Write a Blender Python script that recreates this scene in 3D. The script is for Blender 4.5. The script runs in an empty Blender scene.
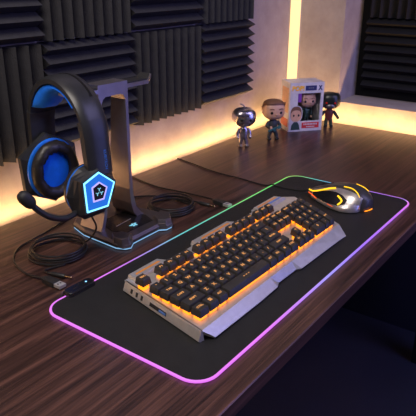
import bpy, bmesh, math, random
from mathutils import Vector, Matrix, noise
random.seed(7)
PI = math.pi
SC = bpy.context.scene
COL = SC.collection
V = Vector

# ------------------------------------------------------------------ materials
def nmat(name):
    m = bpy.data.materials.new(name); m.use_nodes = True
    nt = m.node_tree
    return m, nt, nt.nodes['Principled BSDF']

def setp(b, col=None, rough=.5, metal=0., spec=None, emis=None, es=0., coat=0., trans=0., alpha=None):
    if col is not None: b.inputs['Base Color'].default_value = (*col, 1)
    b.inputs['Roughness'].default_value = rough
    b.inputs['Metallic'].default_value = metal
    if spec is not None: b.inputs['Specular IOR Level'].default_value = spec
    if emis is not None:
        b.inputs['Emission Color'].default_value = (*emis, 1)
        b.inputs['Emission Strength'].default_value = es
    b.inputs['Coat Weight'].default_value = coat
    b.inputs['Transmission Weight'].default_value = trans

def plain(name, col, rough=.5, metal=0., nscale=60, namt=.12, bump=0., bscale=200, **kw):
    """procedural principled material with slight colour noise and optional bump"""
    m, nt, b = nmat(name); setp(b, col, rough, metal, **kw)
    tc = nt.nodes.new('ShaderNodeTexCoord')
    n = nt.nodes.new('ShaderNodeTexNoise'); n.inputs['Scale'].default_value = nscale
    nt.links.new(tc.outputs['Object'], n.inputs['Vector'])
    r = nt.nodes.new('ShaderNodeValToRGB')
    r.color_ramp.elements[0].position = .3; r.color_ramp.elements[1].position = .7
    r.color_ramp.elements[0].color = (*[c*(1-namt) for c in col], 1)
    r.color_ramp.elements[1].color = (*[min(1, c*(1+namt)) for c in col], 1)
    nt.links.new(n.outputs['Fac'], r.inputs['Fac']); nt.links.new(r.outputs['Color'], b.inputs['Base Color'])
    if bump:
        n2 = nt.nodes.new('ShaderNodeTexNoise'); n2.inputs['Scale'].default_value = bscale; n2.inputs['Detail'].default_value = 4
        nt.links.new(tc.outputs['Object'], n2.inputs['Vector'])
        bp = nt.nodes.new('ShaderNodeBump'); bp.inputs['Strength'].default_value = bump; bp.inputs['Distance'].default_value = .002
        nt.links.new(n2.outputs['Fac'], bp.inputs['Height']); nt.links.new(bp.outputs['Normal'], b.inputs['Normal'])
    return m

def glow(name, col, s):
    m, nt, b = nmat(name); setp(b, [c*.3 for c in col], .4, emis=col, es=s); return m

def wood():
    m, nt, b = nmat('walnut desk'); setp(b, (.05, .03, .02), .34, spec=.5)
    N, L = nt.nodes, nt.links
    tc = N.new('ShaderNodeTexCoord')
    mp = N.new('ShaderNodeMapping'); mp.inputs['Scale'].default_value = (1.3, 38, 38)
    L.new(tc.outputs['Object'], mp.inputs['Vector'])
    n1 = N.new('ShaderNodeTexNoise'); n1.inputs['Scale'].default_value = 2.2; n1.inputs['Detail'].default_value = 7; n1.inputs['Roughness'].default_value = .62; n1.inputs['Distortion'].default_value = .5
    L.new(mp.outputs['Vector'], n1.inputs['Vector'])
    r = N.new('ShaderNodeValToRGB'); e = r.color_ramp.elements
    e[0].position = .33; e[0].color = (.016, .008, .007, 1)
    e[1].position = .70; e[1].color = (.138, .062, .045, 1)
    k = e.new(.5); k.color = (.064, .029, .022, 1)
    L.new(n1.outputs['Fac'], r.inputs['Fac'])
    mp2 = N.new('ShaderNodeMapping'); mp2.inputs['Scale'].default_value = (3, 170, 170)
    L.new(tc.outputs['Object'], mp2.inputs['Vector'])
    n2 = N.new('ShaderNodeTexNoise'); n2.inputs['Scale'].default_value = 1.6; n2.inputs['Detail'].default_value = 3
    L.new(mp2.outputs['Vector'], n2.inputs['Vector'])
    mx = N.new('ShaderNodeMix'); mx.data_type = 'RGBA'; mx.blend_type = 'MULTIPLY'; mx.inputs[0].default_value = .55
    r2 = N.new('ShaderNodeValToRGB'); r2.color_ramp.elements[0].position = .38; r2.color_ramp.elements[0].color = (.35, .35, .35, 1)
    r2.color_ramp.elements[1].position = .6; r2.color_ramp.elements[1].color = (1.1, 1.1, 1.1, 1)
    L.new(n2.outputs['Fac'], r2.inputs['Fac'])
    L.new(r.outputs['Color'], mx.inputs[6]); L.new(r2.outputs['Color'], mx.inputs[7])
    L.new(mx.outputs[2], b.inputs['Base Color'])
    bp = N.new('ShaderNodeBump'); bp.inputs['Strength'].default_value = .25; bp.inputs['Distance'].default_value = .001
    L.new(n2.outputs['Fac'], bp.inputs['Height']); L.new(bp.outputs['Normal'], b.inputs['Normal'])
    return m

def plaster():
    m, nt, b = nmat('rough plaster'); setp(b, (.4, .33, .3), .85)
    N, L = nt.nodes, nt.links
    tc = N.new('ShaderNodeTexCoord')
    n = N.new('ShaderNodeTexNoise'); n.inputs['Scale'].default_value = 9; n.inputs['Detail'].default_value = 8; n.inputs['Roughness'].default_value = .65
    L.new(tc.outputs['Object'], n.inputs['Vector'])
    r = N.new('ShaderNodeValToRGB'); r.color_ramp.elements[0].position = .3; r.color_ramp.elements[0].color = (.30, .25, .235, 1)
    r.color_ramp.elements[1].position = .7; r.color_ramp.elements[1].color = (.44, .38, .35, 1)
    L.new(n.outputs['Fac'], r.inputs['Fac']); L.new(r.outputs['Color'], b.inputs['Base Color'])
    bp = N.new('ShaderNodeBump'); bp.inputs['Strength'].default_value = .35; bp.inputs['Distance'].default_value = .004
    n2 = N.new('ShaderNodeTexNoise'); n2.inputs['Scale'].default_value = 30; n2.inputs['Detail'].default_value = 5
    L.new(tc.outputs['Object'], n2.inputs['Vector']); L.new(n2.outputs['Fac'], bp.inputs['Height'])
    L.new(bp.outputs['Normal'], b.inputs['Normal'])
    return m

def led_attr(name, s):
    m, nt, b = nmat(name); setp(b, (.1, .1, .1), .5)
    a = nt.nodes.new('ShaderNodeAttribute'); a.attribute_name = 'Col'
    nt.links.new(a.outputs['Color'], b.inputs['Emission Color']); b.inputs['Emission Strength'].default_value = s
    return m

M = {}
M['wood'] = wood()
M['plaster'] = plaster()
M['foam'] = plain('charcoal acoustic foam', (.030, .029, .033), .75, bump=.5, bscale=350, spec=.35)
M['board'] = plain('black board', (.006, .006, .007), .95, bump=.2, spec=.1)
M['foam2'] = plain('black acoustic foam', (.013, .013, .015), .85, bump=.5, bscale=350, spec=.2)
M['floor'] = plain('dark navy floor', (.010, .012, .024), .6, nscale=6, bump=.2, bscale=300)
M['pad'] = plain('black pad cloth', (.0125, .0125, .0125), .62, bump=.3, bscale=1500, spec=.3)
M['led'] = led_attr('pad led', 1.0)
M['alu'] = plain('brushed aluminium', (.56, .55, .53), .40, .65, nscale=90, namt=.06)
M['cap'] = plain('black keycap plastic', (.028, .026, .025), .48, spec=.45)
M['amber'] = glow('amber backlight', (1, .27, .008), 2.2)
M['legend'] = glow('amber legend', (1, .44, .13), .62)
M['switch'] = plain('switch plate', (.30, .27, .25), .4, .6)
M['slot'] = plain('dark slot', (.01, .01, .012), .5)
M['bluebar'] = plain('blue lacquer stripe', (.10, .22, .60), .3, .3)
M['amberbar'] = plain('orange lacquer stripe', (.85, .33, .06), .35, .2)
M['shell'] = plain('black satin plastic', (.021, .022, .025), .36, spec=.5)
M['shell2'] = plain('black gloss plastic', (.010, .010, .012), .25, spec=.5)
M['leather'] = plain('black leatherette', (.016, .014, .013), .42, bump=.6, bscale=90)
M['bluefab'] = plain('blue mesh fabric', (.008, .15, .80), .9, bump=.15, bscale=900, spec=.15)
M['bluepl'] = plain('blue plastic', (.008, .15, .72), .35)
M['blueprint'] = plain('blue print', (.03, .16, .55), .5)
M['cyan'] = glow('cyan led', (.22, .72, 1), 1.9)
M['bluepanel'] = glow('blue lit panel', (.014, .19, .82), .75)
M['glyph'] = glow('pale cyan glyph', (.28, .75, .95), .7)
M['violet'] = glow('violet led', (.50, .42, 1), 1.1)
M['gun'] = plain('gunmetal', (.19, .17, .178), .30, .85, nscale=30)
M['gunlight'] = plain('satin grey metal', (.33, .30, .32), .32, .85, nscale=30)
M['rubber'] = plain('black rubber', (.012, .012, .013), .6)
M['underglow'] = glow('pale blue underglow', (.30, .60, .95), .75)
M['cable'] = plain('black cable', (.012, .011, .011), .42)
M['steel'] = plain('plug steel', (.62, .60, .57), .35, .6)
M['gold'] = plain('gold contact', (.75, .5, .22), .25, 1.0)
M['plug'] = plain('black plug', (.018, .018, .018), .45)
M['bluedot'] = glow('blue led dot', (.2, .5, 1), 2.5)
M['mouse'] = plain('grey black mouse shell', (.035, .033, .032), .35, spec=.5)
M['silver'] = plain('silver plastic', (.42, .39, .38), .30, .7)
M['yellow'] = glow('yellow amber led', (1, .55, .015), 1.7)
M['redled'] = glow('red orange led', (1, .12, .02), 1.2)
M['warm'] = glow('warm white led', (1, .67, .30), 1.35)
M['card'] = plain('white card', (.56, .53, .57), .45)
M['navy'] = plain('navy print', (.012, .016, .09), .4)
M['redp'] = plain('red print', (.55, .03, .03), .4)
M['yellowp'] = plain('yellow print', (.85, .45, .02), .4)
M['purplep'] = plain('purple print', (.16, .03, .30), .4)
M['greyp'] = plain('grey print', (.12, .12, .14), .4)
M['window'] = None
M['skin'] = plain('tan vinyl', (.60, .34, .22), .45)
M['hairb'] = plain('brown vinyl hair', (.17, .075, .035), .5)
M['eye'] = plain('black eye', (.005, .005, .005), .4, spec=.3)
M['white'] = plain('white vinyl', (.7, .7, .7), .4)
M['cloth1'] = plain('dark olive vinyl', (.035, .040, .040), .5)
M['teal'] = plain('teal vinyl', (.02, .12, .14), .4)
M['chrome'] = plain('chrome vinyl', (.46, .42, .45), .22, .95, nscale=55, namt=.55, bump=.5, bscale=70)
M['dark'] = plain('black green vinyl', (.012, .016, .014), .3)
M['maroon'] = plain('maroon vinyl', (.12, .015, .015), .4)
M['redeye'] = plain('red eye', (.6, .02, .01), .25)
M['greenv'] = plain('dark green vinyl', (.02, .05, .035), .4)
gm, gnt, gb = nmat('clear film'); setp(gb, (1, 1, 1), .05, trans=1.0); gb.inputs['IOR'].default_value = 1.05; M['window'] = gm

# ------------------------------------------------------------------ geometry helper
class B:
    def __init__(s): s.bm = bmesh.new()
    def face(s, vs):
        try: return s.bm.faces.new(vs)
        except ValueError: return None
    def loft(s, rings, cap0=True, cap1=True, closed=True):
        R = [[s.bm.verts.new(p) for p in r] for r in rings]
        n = len(R[0])
        for a, b in zip(R, R[1:]):
            for i in range(n if closed else n-1):
                j = (i+1) % n
                s.face([a[i], a[j], b[j], b[i]])
        if cap0: s.face(list(reversed(R[0])))
        if cap1: s.face(R[-1])
        return s
    def box(s, a, b, bev=0., seg=1):
        x0, y0, z0 = a; x1, y1, z1 = b
        return s.prism([(x0, y0), (x1, y0), (x1, y1), (x0, y1)], z0, z1, bev=bev, seg=seg)
    def prism(s, poly, z0, z1, bev=0., top=None, seg=1, f=None):
        """poly (x,y) extruded in z; f maps (x,y,z)->point"""
        f = f or (lambda x, y, z: V((x, y, z)))
        top = top or poly
        t = bmesh.new()
        a = [t.verts.new(f(x, y, z0)) for x, y in poly]; b = [t.verts.new(f(x, y, z1)) for x, y in top]
        n = len(a)
        for i in range(n):
            j = (i+1) % n; t.faces.new([a[i], a[j], b[j], b[i]])
        t.faces.new(list(reversed(a))); t.faces.new(b)
        if bev: bmesh.ops.bevel(t, geom=t.edges[:], offset=bev, segments=seg, profile=.6, affect='EDGES')
        s.merge(t); return s
    def merge(s, t, mat=None):
        me = bpy.data.meshes.new('tmp'); t.to_mesh(me); t.free()
        if mat is not None: me.transform(mat)
        s.bm.from_mesh(me); bpy.data.meshes.remove(me)
    def tube(s, pts, r, n=8, cap=True, closed=False):
        pts = [V(p) for p in pts]; m = len(pts)
        rr = r if isinstance(r, (list, tuple)) else [r]*m
        up = V((0, 0, 1)); rings = []
        prev = None
        for i, p in enumerate(pts):
            if closed: t = (pts[(i+1) % m]-pts[i-1])
            else: t = pts[min(i+1, m-1)]-pts[max(i-1, 0)]
            t.normalize()
            a = prev if prev is not None else (up if abs(t.z) < .9 else V((1, 0, 0)))
            a = (a - t*a.dot(t)); a.normalize(); b = t.cross(a); prev = a
            rings.append([p+(a*math.cos(2*PI*k/n)+b*math.sin(2*PI*k/n))*rr[i] for k in range(n)])
        if closed: rings.append(rings[0]); cap = False
        s.loft(rings, cap, cap)
        if closed: bmesh.ops.remove_doubles(s.bm, verts=s.bm.verts[:], dist=1e-6)
        return s
    def ell(s, c, r, m=None, seg=16, rings=10, p=2.0):
        """superellipsoid: p=2 ellipsoid, larger = boxier"""
        c = V(c); R = []
        sg = lambda v: math.copysign(abs(v)**(2/p), v)
        for i in range(1, rings):
            ph = -PI/2+PI*i/rings
            R.append([V((r[0]*sg(math.cos(ph))*sg(math.cos(2*PI*k/seg)), r[1]*sg(math.cos(ph))*sg(math.sin(2*PI*k/seg)), r[2]*sg(math.sin(ph)))) for k in range(seg)])
        if m: R = [[m @ q for q in ring] for ring in R]
        s.loft([[c+q for q in ring] for ring in R]); return s
    def disc(s, c, ax, r, h, n=24, r2=None):
        c = V(c); ax = V(ax).normalized(); a = ax.orthogonal().normalized(); b = ax.cross(a); r2 = r if r2 is None else r2
        s.loft([[c+(a*math.cos(2*PI*k/n)+b*math.sin(2*PI*k/n))*r for k in range(n)], [c+ax*h+(a*math.cos(2*PI*k/n)+b*math.sin(2*PI*k/n))*r2 for k in range(n)]]); return s
    def map(s, f):
        for v in s.bm.verts: v.co = f(v.co.copy())
        return s

WM = {}
def tag(o, label=None, cat=None, group=None, kind=None):
    if label: o['label'] = label
    if cat: o['category'] = cat
    if group: o['group'] = group
    if kind: o['kind'] = kind
    return o
def link(name, b, mat, parent=None, smooth=False, world=False, flat_angle=None):
    """one mesh object. world=True: the vertices are given in world space."""
    bm = b.bm if isinstance(b, B) else b
    bmesh.ops.recalc_face_normals(bm, faces=bm.faces[:])
    if smooth:
        for f in bm.faces: f.smooth = True
        for e in bm.edges:
            if len(e.link_faces) == 2 and e.calc_face_angle(0) > math.radians(flat_angle or 40): e.smooth = False
    me = bpy.data.meshes.new(name); bm.to_mesh(me); bm.free()
    if parent is not None and world: me.transform(WM[parent.name].inverted())
    if mat: me.materials.append(mat)
    o = bpy.data.objects.new(name, me); COL.objects.link(o)
    if parent is not None:
        o.parent = parent; WM[o.name] = WM[parent.name]
    else: WM[o.name] = Matrix.Identity(4)
    return o
def thing(name, label, cat, loc=(0, 0, 0), rz=0., group=None):
    o = bpy.data.objects.new(name, None); COL.objects.link(o)
    o.location = loc; o.rotation_euler = (0, 0, rz); o.empty_display_size = .02
    WM[o.name] = Matrix.Translation(loc) @ Matrix.Rotation(rz, 4, 'Z')
    return tag(o, label, cat, group)
def dup(root, loc, rz):
    r = root.copy(); COL.objects.link(r); r.location = loc; r.rotation_euler = (0, 0, rz)
    for ch in list(root.children):
        c = ch.copy(); COL.objects.link(c); c.parent = r
        for g in list(ch.children):
            d = g.copy(); COL.objects.link(d); d.parent = c
    return r
def smoothpath(pts, k=6, closed=False):
    pts = [V(p) for p in pts]; out = []; n = len(pts)
    rng = range(n) if closed else range(n-1)
    for i in rng:
        if closed: p0, p1, p2, p3 = pts[i-1], pts[i], pts[(i+1) % n], pts[(i+2) % n]
        else: p0, p1, p2, p3 = pts[max(i-1, 0)], pts[i], pts[i+1], pts[min(i+2, n-1)]
        for j in range(k):
            t = j/k
            out.append(.5*((2*p1)+(p2-p0)*t+(2*p0-5*p1+4*p2-p3)*t*t+(3*p1-p0-3*p2+p3)*t**3))
    if not closed: out.append(pts[-1])
    return out
def textbm(s, size, depth=.0003, bold=0.):
    cu = bpy.data.curves.new('txt', 'FONT'); cu.body = s; cu.size = size; cu.extrude = depth; cu.offset = bold
    cu.align_x = 'CENTER'; cu.align_y = 'CENTER'; cu.resolution_u = 2
    o = bpy.data.objects.new('txt', cu); COL.objects.link(o)
    dg = bpy.context.evaluated_depsgraph_get(); me = bpy.data.meshes.new_from_object(o.evaluated_get(dg))
    b = bmesh.new(); b.from_mesh(me)
    bpy.data.objects.remove(o); bpy.data.curves.remove(cu); bpy.data.meshes.remove(me)
    w = B(); w.bm.free(); w.bm = b
    return w

# ------------------------------------------------------------------ camera (solved from the photograph)
f, pt, yw, rl = 584.976, .386827, .630494, .004202
cd = bpy.data.cameras.new('camera'); cam = bpy.data.objects.new('camera', cd); COL.objects.link(cam)
d = V((math.cos(pt)*math.cos(yw), math.cos(pt)*math.sin(yw), -math.sin(pt)))
r = V((math.sin(yw), -math.cos(yw), 0)); u = r.cross(d)
r2 = r*math.cos(rl)+u*math.sin(rl); u2 = -r*math.sin(rl)+u*math.cos(rl)
mw = Matrix((r2, u2, -d)).transposed().to_4x4(); mw.translation = (-.474624, -.663411, .488447)
cam.matrix_world = mw
cd.sensor_width = 36; cd.lens = f/416*36; cd.clip_start = .02
SC.camera = cam

# ------------------------------------------------------------------ room
FZ = -.75; YW = .376; XW = 1.455; TOPZ = 1.7
def struct(name, b, m): return tag(link(name, b, m), kind='structure')
struct('floor', B().box((-1.2, -1.6, FZ-.05), (XW+.25, YW+.1, FZ)), M['floor'])
struct('wall_back', B().box((-1.2, YW, FZ), (XW, YW+.1, TOPZ)), M['plaster'])
# right wall with a deep recess (opening from y=.158 to the right, above z=.068)
ny, nz, nx = .181, .0593, 1.614
w = B()
w.box((XW, ny, -.06), (XW+.25, YW+.1, TOPZ))
w.box((XW, -1.6, -.06), (XW+.25, ny, nz))
w.box((nx, -1.6, nz), (XW+.25, ny, TOPZ))
struct('wall_right', w, M['plaster'])
struct('wall_right_lower', B().box((XW, -1.6, FZ), (XW+.25, YW+.1, -.0605)), M['floor'])  # lower wall split off, its dark colour stands in for shade below the desk

# desk
desk = thing('desk', 'dark walnut desk with long straight grain running into the room corner', 'desk', (0, 0, FZ))
link('desktop', B().box((-.75, -.352, -.026), (1.389, .326, 0), bev=.0015), M['wood'], desk, world=True)
for x in (-.65, 1.3):
    for y in (-.28, .25):
        link('leg', B().box((x-.03, y-.03, FZ), (x+.03, y+.03, -.026)), M['board'], desk, world=True)

# acoustic foam tiles
def foam(x0, x1, z0, z1, horiz, label, wallx=None):
    """wedge foam on the back wall (or, with wallx, on the panel facing -x; then x is -y)"""
    b = B(); n = 8 if horiz else 9
    D0, D1 = .010, .036
    prof = []
    L = (z1-z0) if horiz else (x1-x0)
    for i in range(n):
        a = L*i/n; c = L*(i+1)/n
        prof += [(a+.0015, D0), ((a+c)/2-(.0 if horiz else 0), D1)]
    prof += [(L-.0015, D0), (L, -.001), (0, -.001)]
    W = (x1-x0) if horiz else (z1-z0)
    def P(a, h, w):
        X, Z = (x0+w, z0+a) if horiz else (x0+a, z0+w)
        return V((X, YW-h, Z)) if wallx is None else V((wallx-h, -X, Z))
    b.loft([[P(a, h, .001) for a, h in prof], [P(a, h, W-.001) for a, h in prof]])
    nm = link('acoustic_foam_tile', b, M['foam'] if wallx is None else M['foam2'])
    return tag(nm, label, 'foam tile', 'acoustic foam tiles')
xs = [.056, .335, .603, .882, 1.150]; zs = [.1145, .3470, .582]
lab = {
 (0,0): 'vertical-ridge charcoal foam tile behind the headset, lower row, far left',
 (1,0): 'horizontal-ridge charcoal foam tile behind the headband and headset stand arm, lower row',
 (2,0): 'vertical-ridge charcoal foam tile right of the headset stand, lower row',
 (3,0): 'horizontal-ridge charcoal foam tile above the silver figurine, lower row nearest the corner',
 (0,1): 'horizontal-ridge charcoal foam tile in the top left corner of the photo',
 (1,1): 'vertical-ridge charcoal foam tile of the upper row, above the headband',
 (2,1): 'horizontal-ridge charcoal foam tile of the upper row, above the stand arm tip',
 (3,1): 'vertical-ridge charcoal foam tile of the upper row nearest the corner light'}
for i in range(4):
    for j in range(2):
        foam(xs[i]+.001, xs[i+1]-.001, zs[j]+.001, zs[j+1]-.001, (i+j) % 2 == 1, lab[(i, j)])
# dark board in the recess and its foam tiles
bx = nx-.012
tag(link('backing_board', B().box((bx, -.75, nz+.001), (nx-.001, ny-.003, .75)), M['board']), 'flat black board filling the back of the wall recess on the right', 'board')
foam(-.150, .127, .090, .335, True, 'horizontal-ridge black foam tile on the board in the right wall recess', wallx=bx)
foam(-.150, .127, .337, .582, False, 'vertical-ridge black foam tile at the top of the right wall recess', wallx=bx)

# corner light strip
cl = thing('led_light_strip', 'warm white vertical light strip running up the room corner', 'light strip', (1.375, .316, 0))
cw = B().prism([(XW-.0265, YW-.001), (XW-.001, YW-.0265), (XW-.007, YW-.0325), (XW-.0325, YW-.007)], -.02, TOPZ)
link('diffuser', cw, M['warm'], cl, world=True)
link('channel', B().prism([(XW-.034, YW-.0003), (XW-.0003, YW-.034), (XW-.0003, YW-.0003)], -.02, TOPZ), M['plaster'], cl, world=True)

# ------------------------------------------------------------------ desk pad
pad = thing('desk_pad', 'large black mouse pad with a glowing rainbow edge lying on the desk', 'mouse pad', (.4, -.154, 0))
PW, PL, PR = .3089, .8, .033
def rr(inset, n=8):
    pts = []
    for cx, cy, a0 in ((PL-PR, -PR, 0), (PR, -PR, PI/2), (PR, -PW+PR, PI), (PL-PR, -PW+PR, 1.5*PI)):
        for k in range(n+1):
            a = a0+PI/2*k/n; pts.append((cx+(PR-inset)*math.cos(a), cy+(PR-inset)*math.sin(a)))
    return pts
link('pad_surface', B().prism(rr(.0025), .0004, .0042), M['pad'], pad, world=True)
# LED rim with colours along its length
base = rr(0.0005); dense = []
for i in range(len(base)):
    a, b_ = V(base[i]), V(base[(i+1) % len(base)]); n = max(1, int((b_-a).length/.02))
    dense += [a+(b_-a)*(k/n) for k in range(n)]
MG = (.82, .16, .95); PU = (.36, .15, .95); LV = (.36, .30, .95); CY = (.08, .60, .62); GR = (.16, .68, .16); YG = (.35, .70, .10)
# keys: position along edges -> colour
def ledcol(p):
    x, y = p
    def ramp(t, ks):
        for (t0, c0), (t1, c1) in zip(ks, ks[1:]):
            if t <= t1:
                q = max(0, (t-t0)/(t1-t0)); return tuple(a+(b-a)*q for a, b in zip(c0, c1))
        return ks[-1][1]
    dA = min((abs(y), 'back'), (abs(x), 'left'), (abs(y+PW), 'front'), (abs(x-PL), 'right'))[1]
    if dA == 'back': return ramp(x, [(0, MG), (.12, MG), (.20, (.50, .14, .80)), (.27, (.22, .30, .70)), (.34, CY), (.45, (.08, .62, .40)), (.55, GR), (.72, (.10, .75, .12)), (.8, YG)])
    if dA == 'left': return MG
    if dA == 'front': return ramp(x, [(0, MG), (.15, MG), (.25, (.55, .2, .95)), (.36, LV), (.5, PU), (.68, (.55, .14, .95)), (.78, (.8, .18, .85)), (.8, LV)])
    return ramp(-y, [(0, YG), (.03, GR), (.07, CY), (.13, (.1, .35, .8)), (.18, PU), (.27, (.5, .14, .8)), (.31, LV)])
rb = B().tube([(p.x, p.y, 0.0028) for p in dense], .0021, 8, closed=True)
rim = link('led_rim', rb, M['led'], pad, smooth=True, world=True)
ca = rim.data.color_attributes.new('Col', 'FLOAT_COLOR', 'POINT')
inv = WM[pad.name]
for i, v in enumerate(rim.data.vertices):
    q = inv @ v.co; ca.data[i].color = (*ledcol((q.x, q.y)), 1)
cbx = link('control_box', B().prism([(.047, -.012), (.052, -.0145), (.101, -.0145), (.108, -.008), (.108, .008), (.101, .012), (.052, .012), (.047, .008)], .0003, .011, bev=.0015, top=[(.050, -.009), (.054, -.0115), (.099, -.0115), (.105, -.006), (.105, .006), (.099, .009), (.054, .009), (.050, .006)]), M['shell2'], pad, world=True)
link('button', B().disc((.092, -.001, .0108), (0, 0, 1), .0016, .0006, 12), M['bluedot'], cbx, world=True)

# ------------------------------------------------------------------ keyboard
PADZ = .0042
kb = thing('keyboard', 'silver mechanical gaming keyboard with black keys and amber backlight on the pad', 'keyboard', (.33, -.17, PADZ))
FL, FR, BL, BR = V((.092, -.238)), V((.520, -.2455)), V((.109, -.094)), V((.605, -.100))
def K(u_, v_):
    s, t = u_/22.5, v_/6.5
    return (FL*(1-s)+FR*s)*(1-t)+(BL*(1-s)+BR*s)*t
def KM(co, z0=0.):  # (u,v,z)->world
    q = K(co.x, co.y); return V((q.x, q.y, co.z+z0))
DZ = .0225
# chassis: deck plus underside
deckpoly = [(.078, -.250), (.536, -.2475), (.618, -.104), (.598, -.080), (.575, -.0705),
            (.494, -.0685), (.488, -.076), (.418, -.076), (.412, -.0695), (.353, -.066), (.290, -.066), (.284, -.074), (.213, -.074), (.207, -.066), (.204, -.0635), (.118, -.0640)]
ch = B()
inner = [(.33+(x-.33)*.985, -.16+(y+.16)*.97) for x, y in deckpoly]
ch.prism(inner, .0095, DZ-.001, top=deckpoly)
ch.prism(deckpoly, DZ-.001, DZ)
link('chassis', ch, M['alu'], kb, world=True)
# front apron with central notch
ax = [(.078, .094), (.14, .15), (.216, .216), (.266, .270), (.280, .283), (.340, .341), (.348, .350), (.42, .425), (.50, .50), (.536, .522)]
ay = [-.2625, -.263, -.2635, -.2620, -.2565, -.2575, -.2635, -.2655, -.268, -.2700]
top_, bot_, topu, botu = [], [], [], []
for (xt, xb), yb in zip(ax, ay):
    yt = -.250+(.0025)*(xt-.078)/.458
    top_.append(V((xt, yt, DZ))); bot_.append(V((xb, yb, .0085))); botu.append(V((xb, yb+.001, .0062))); topu.append(V((xt, yt+.004, DZ-.006)))
link('front_apron', B().loft([[a, b_, c, d_] for a, b_, c, d_ in zip(top_, bot_, botu, topu)]), M['alu'], kb, world=True)
# left end cheek with slots
def cheek(t, z, off=0.):   # t 0 front .. 1 back, on the left side face
    a = V((.0765, -.250, 0)); b_ = V((.1175, -.0640, 0)); n = V((-.976, .218, 0))
    p = a+(b_-a)*t + n*off; p.z = z; return p
ck = B()
ck.loft([[cheek(0, DZ, .0), cheek(0, .0065, .004), cheek(0, .0048, .002), cheek(0, .0048, -.006), cheek(0, DZ, -.003)],
         [cheek(.985, DZ, .0), cheek(.985, .0075, .005), cheek(.985, .005, .003), cheek(.985, .005, -.006), cheek(.985, DZ, -.003)]])
link('side_cheek', ck, M['alu'], kb, world=True)
for i, t in enumerate((.87, .795, .725)):
    b = B(); q = [cheek(t-.014, .0175, .0014), cheek(t+.014, .0175, .0015), cheek(t+.014, .0105, .0036), cheek(t-.014, .0105, .0035)]
    n = V((-.976, .218, 0))*.0012
    b.loft([[p-n*1.2 for p in q], [p+n*.5 for p in q]]); link('slot', b, M['slot'], kb, world=True)
b = B(); n = V((-.976, .218, 0))*.0012
q = [cheek(.40, .0165, .0017), cheek(.615, .0165, .0017), cheek(.615, .0110, .0034), cheek(.40, .0110, .0034)]
b.loft([[p-n*1.2 for p in q], [p+n*.5 for p in q]]); badge = link('side_badge', b, M['slot'], kb, world=True)
b = B(); q = [cheek(.405, .0150, .0024), cheek(.49, .0150, .0024), cheek(.49, .0120, .0033), cheek(.405, .0120, .0033)]
b.loft([[p-n*.3 for p in q], [p+n*.9 for p in q]]); link('mark', b, M['bluebar'], badge, world=True)
# raised rear tabs with coloured stripes
def tab(x0, x1, y0, y1, stripes):
    t = B().prism([(x0-.004, y0), (x1+.010, y0), (x1, y1), (x0, y1)], DZ-.0005, .0275, top=[(x0-.001, y0+.004), (x1+.004, y0+.004), (x1-.003, y1-.001), (x0+.002, y1-.001)])
    o = link('rear_tab', t, M['alu'], kb, world=True)
    for a, c, yy0, yy1, m_ in stripes:
        link('stripe', B().prism([(a, yy0), (c, yy0), (c-.003, yy1), (a+.003, yy1)], .0272, .0282), M[m_], o, world=True)
tab(.128, .203, -.084, -.0615, [(.136, .196, -.0735, -.0695, 'amberbar')])
tab(.290, .408, -.084, -.066, [(.310, .400, -.0775, -.0735, 'amberbar')])
tab(.496, .585, -.096, -.071, [(.502, .578, -.080, -.0765, 'amberbar'), (.520, .585, -.0885, -.0835, 'bluebar')])
# thin accent line on the rear strip
link('accent_line', B().prism([(.121, -.083), (.212, -.083), (.212, -.0818), (.121, -.0818)], DZ-.0003, DZ+.0012), M['steel'], kb, world=True)
# feet
for x, y in ((.12, -.235), (.49, -.240), (.14, -.085), (.56, -.095)):
    link('foot', B().box((x-.012, y-.006, PADZ+.0001), (x+.012, y+.006, .0105)), M['rubber'], kb, world=True)

keys = []
def row(v0, u0, items, h=1.):
    for it in items:
        if isinstance(it, (int, float)): u0 += it; continue
        s, w = it if isinstance(it, tuple) else (it, 1.)
        keys.append((u0, v0, w, h, s)); u0 += w
row(0, 0, [('CTRL', 1.25), ('\u229E', 1.25), ('ALT', 1.25), ('SPACE', 6.25), ('ALT', 1.25), ('FN', 1.25), ('\u2261', 1.25), ('CTRL', 1.25), .25, '\u2190', '\u2193', '\u2192'])
row(1, 0, [('SHIFT', 2.25)]+list('ZXCVBNM,./')+[('SHIFT', 2.75), 1.25, '\u2191'])
row(2, 0, [('CAPS', 1.75)]+list("ASDFGHJKL;'")+[('ENTER', 2.25)])
row(3, 0, [('TAB', 1.5)]+list('QWERTYUIOP[]')+[('\\', 1.5), .25, 'DEL', 'END', 'PGDN'])
row(4, 0, list('`1234567890-=')+[('\u2190', 2.), .25, 'INS', 'HM', 'PGUP'])
row(5.5, 0, ['ESC', 1, 'F1', 'F2', 'F3', 'F4', .5, 'F5', 'F6', 'F7', 'F8', .5, 'F9', 'F10', 'F11', 'F12', .25, 'PRT', 'SCR', 'PSE'])
row(4, 18.5, ['NUM', '/', '*', '-']); row(3, 18.5, list('789')); row(2, 18.5, list('456')); row(1, 18.5, list('123')); row(0, 18.5, [('0', 2.), '.'])
keys += [(21.5, 2, 1., 2., '+'), (21.5, 0, 1., 2., 'ENT')]
keymesh = {}
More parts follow.
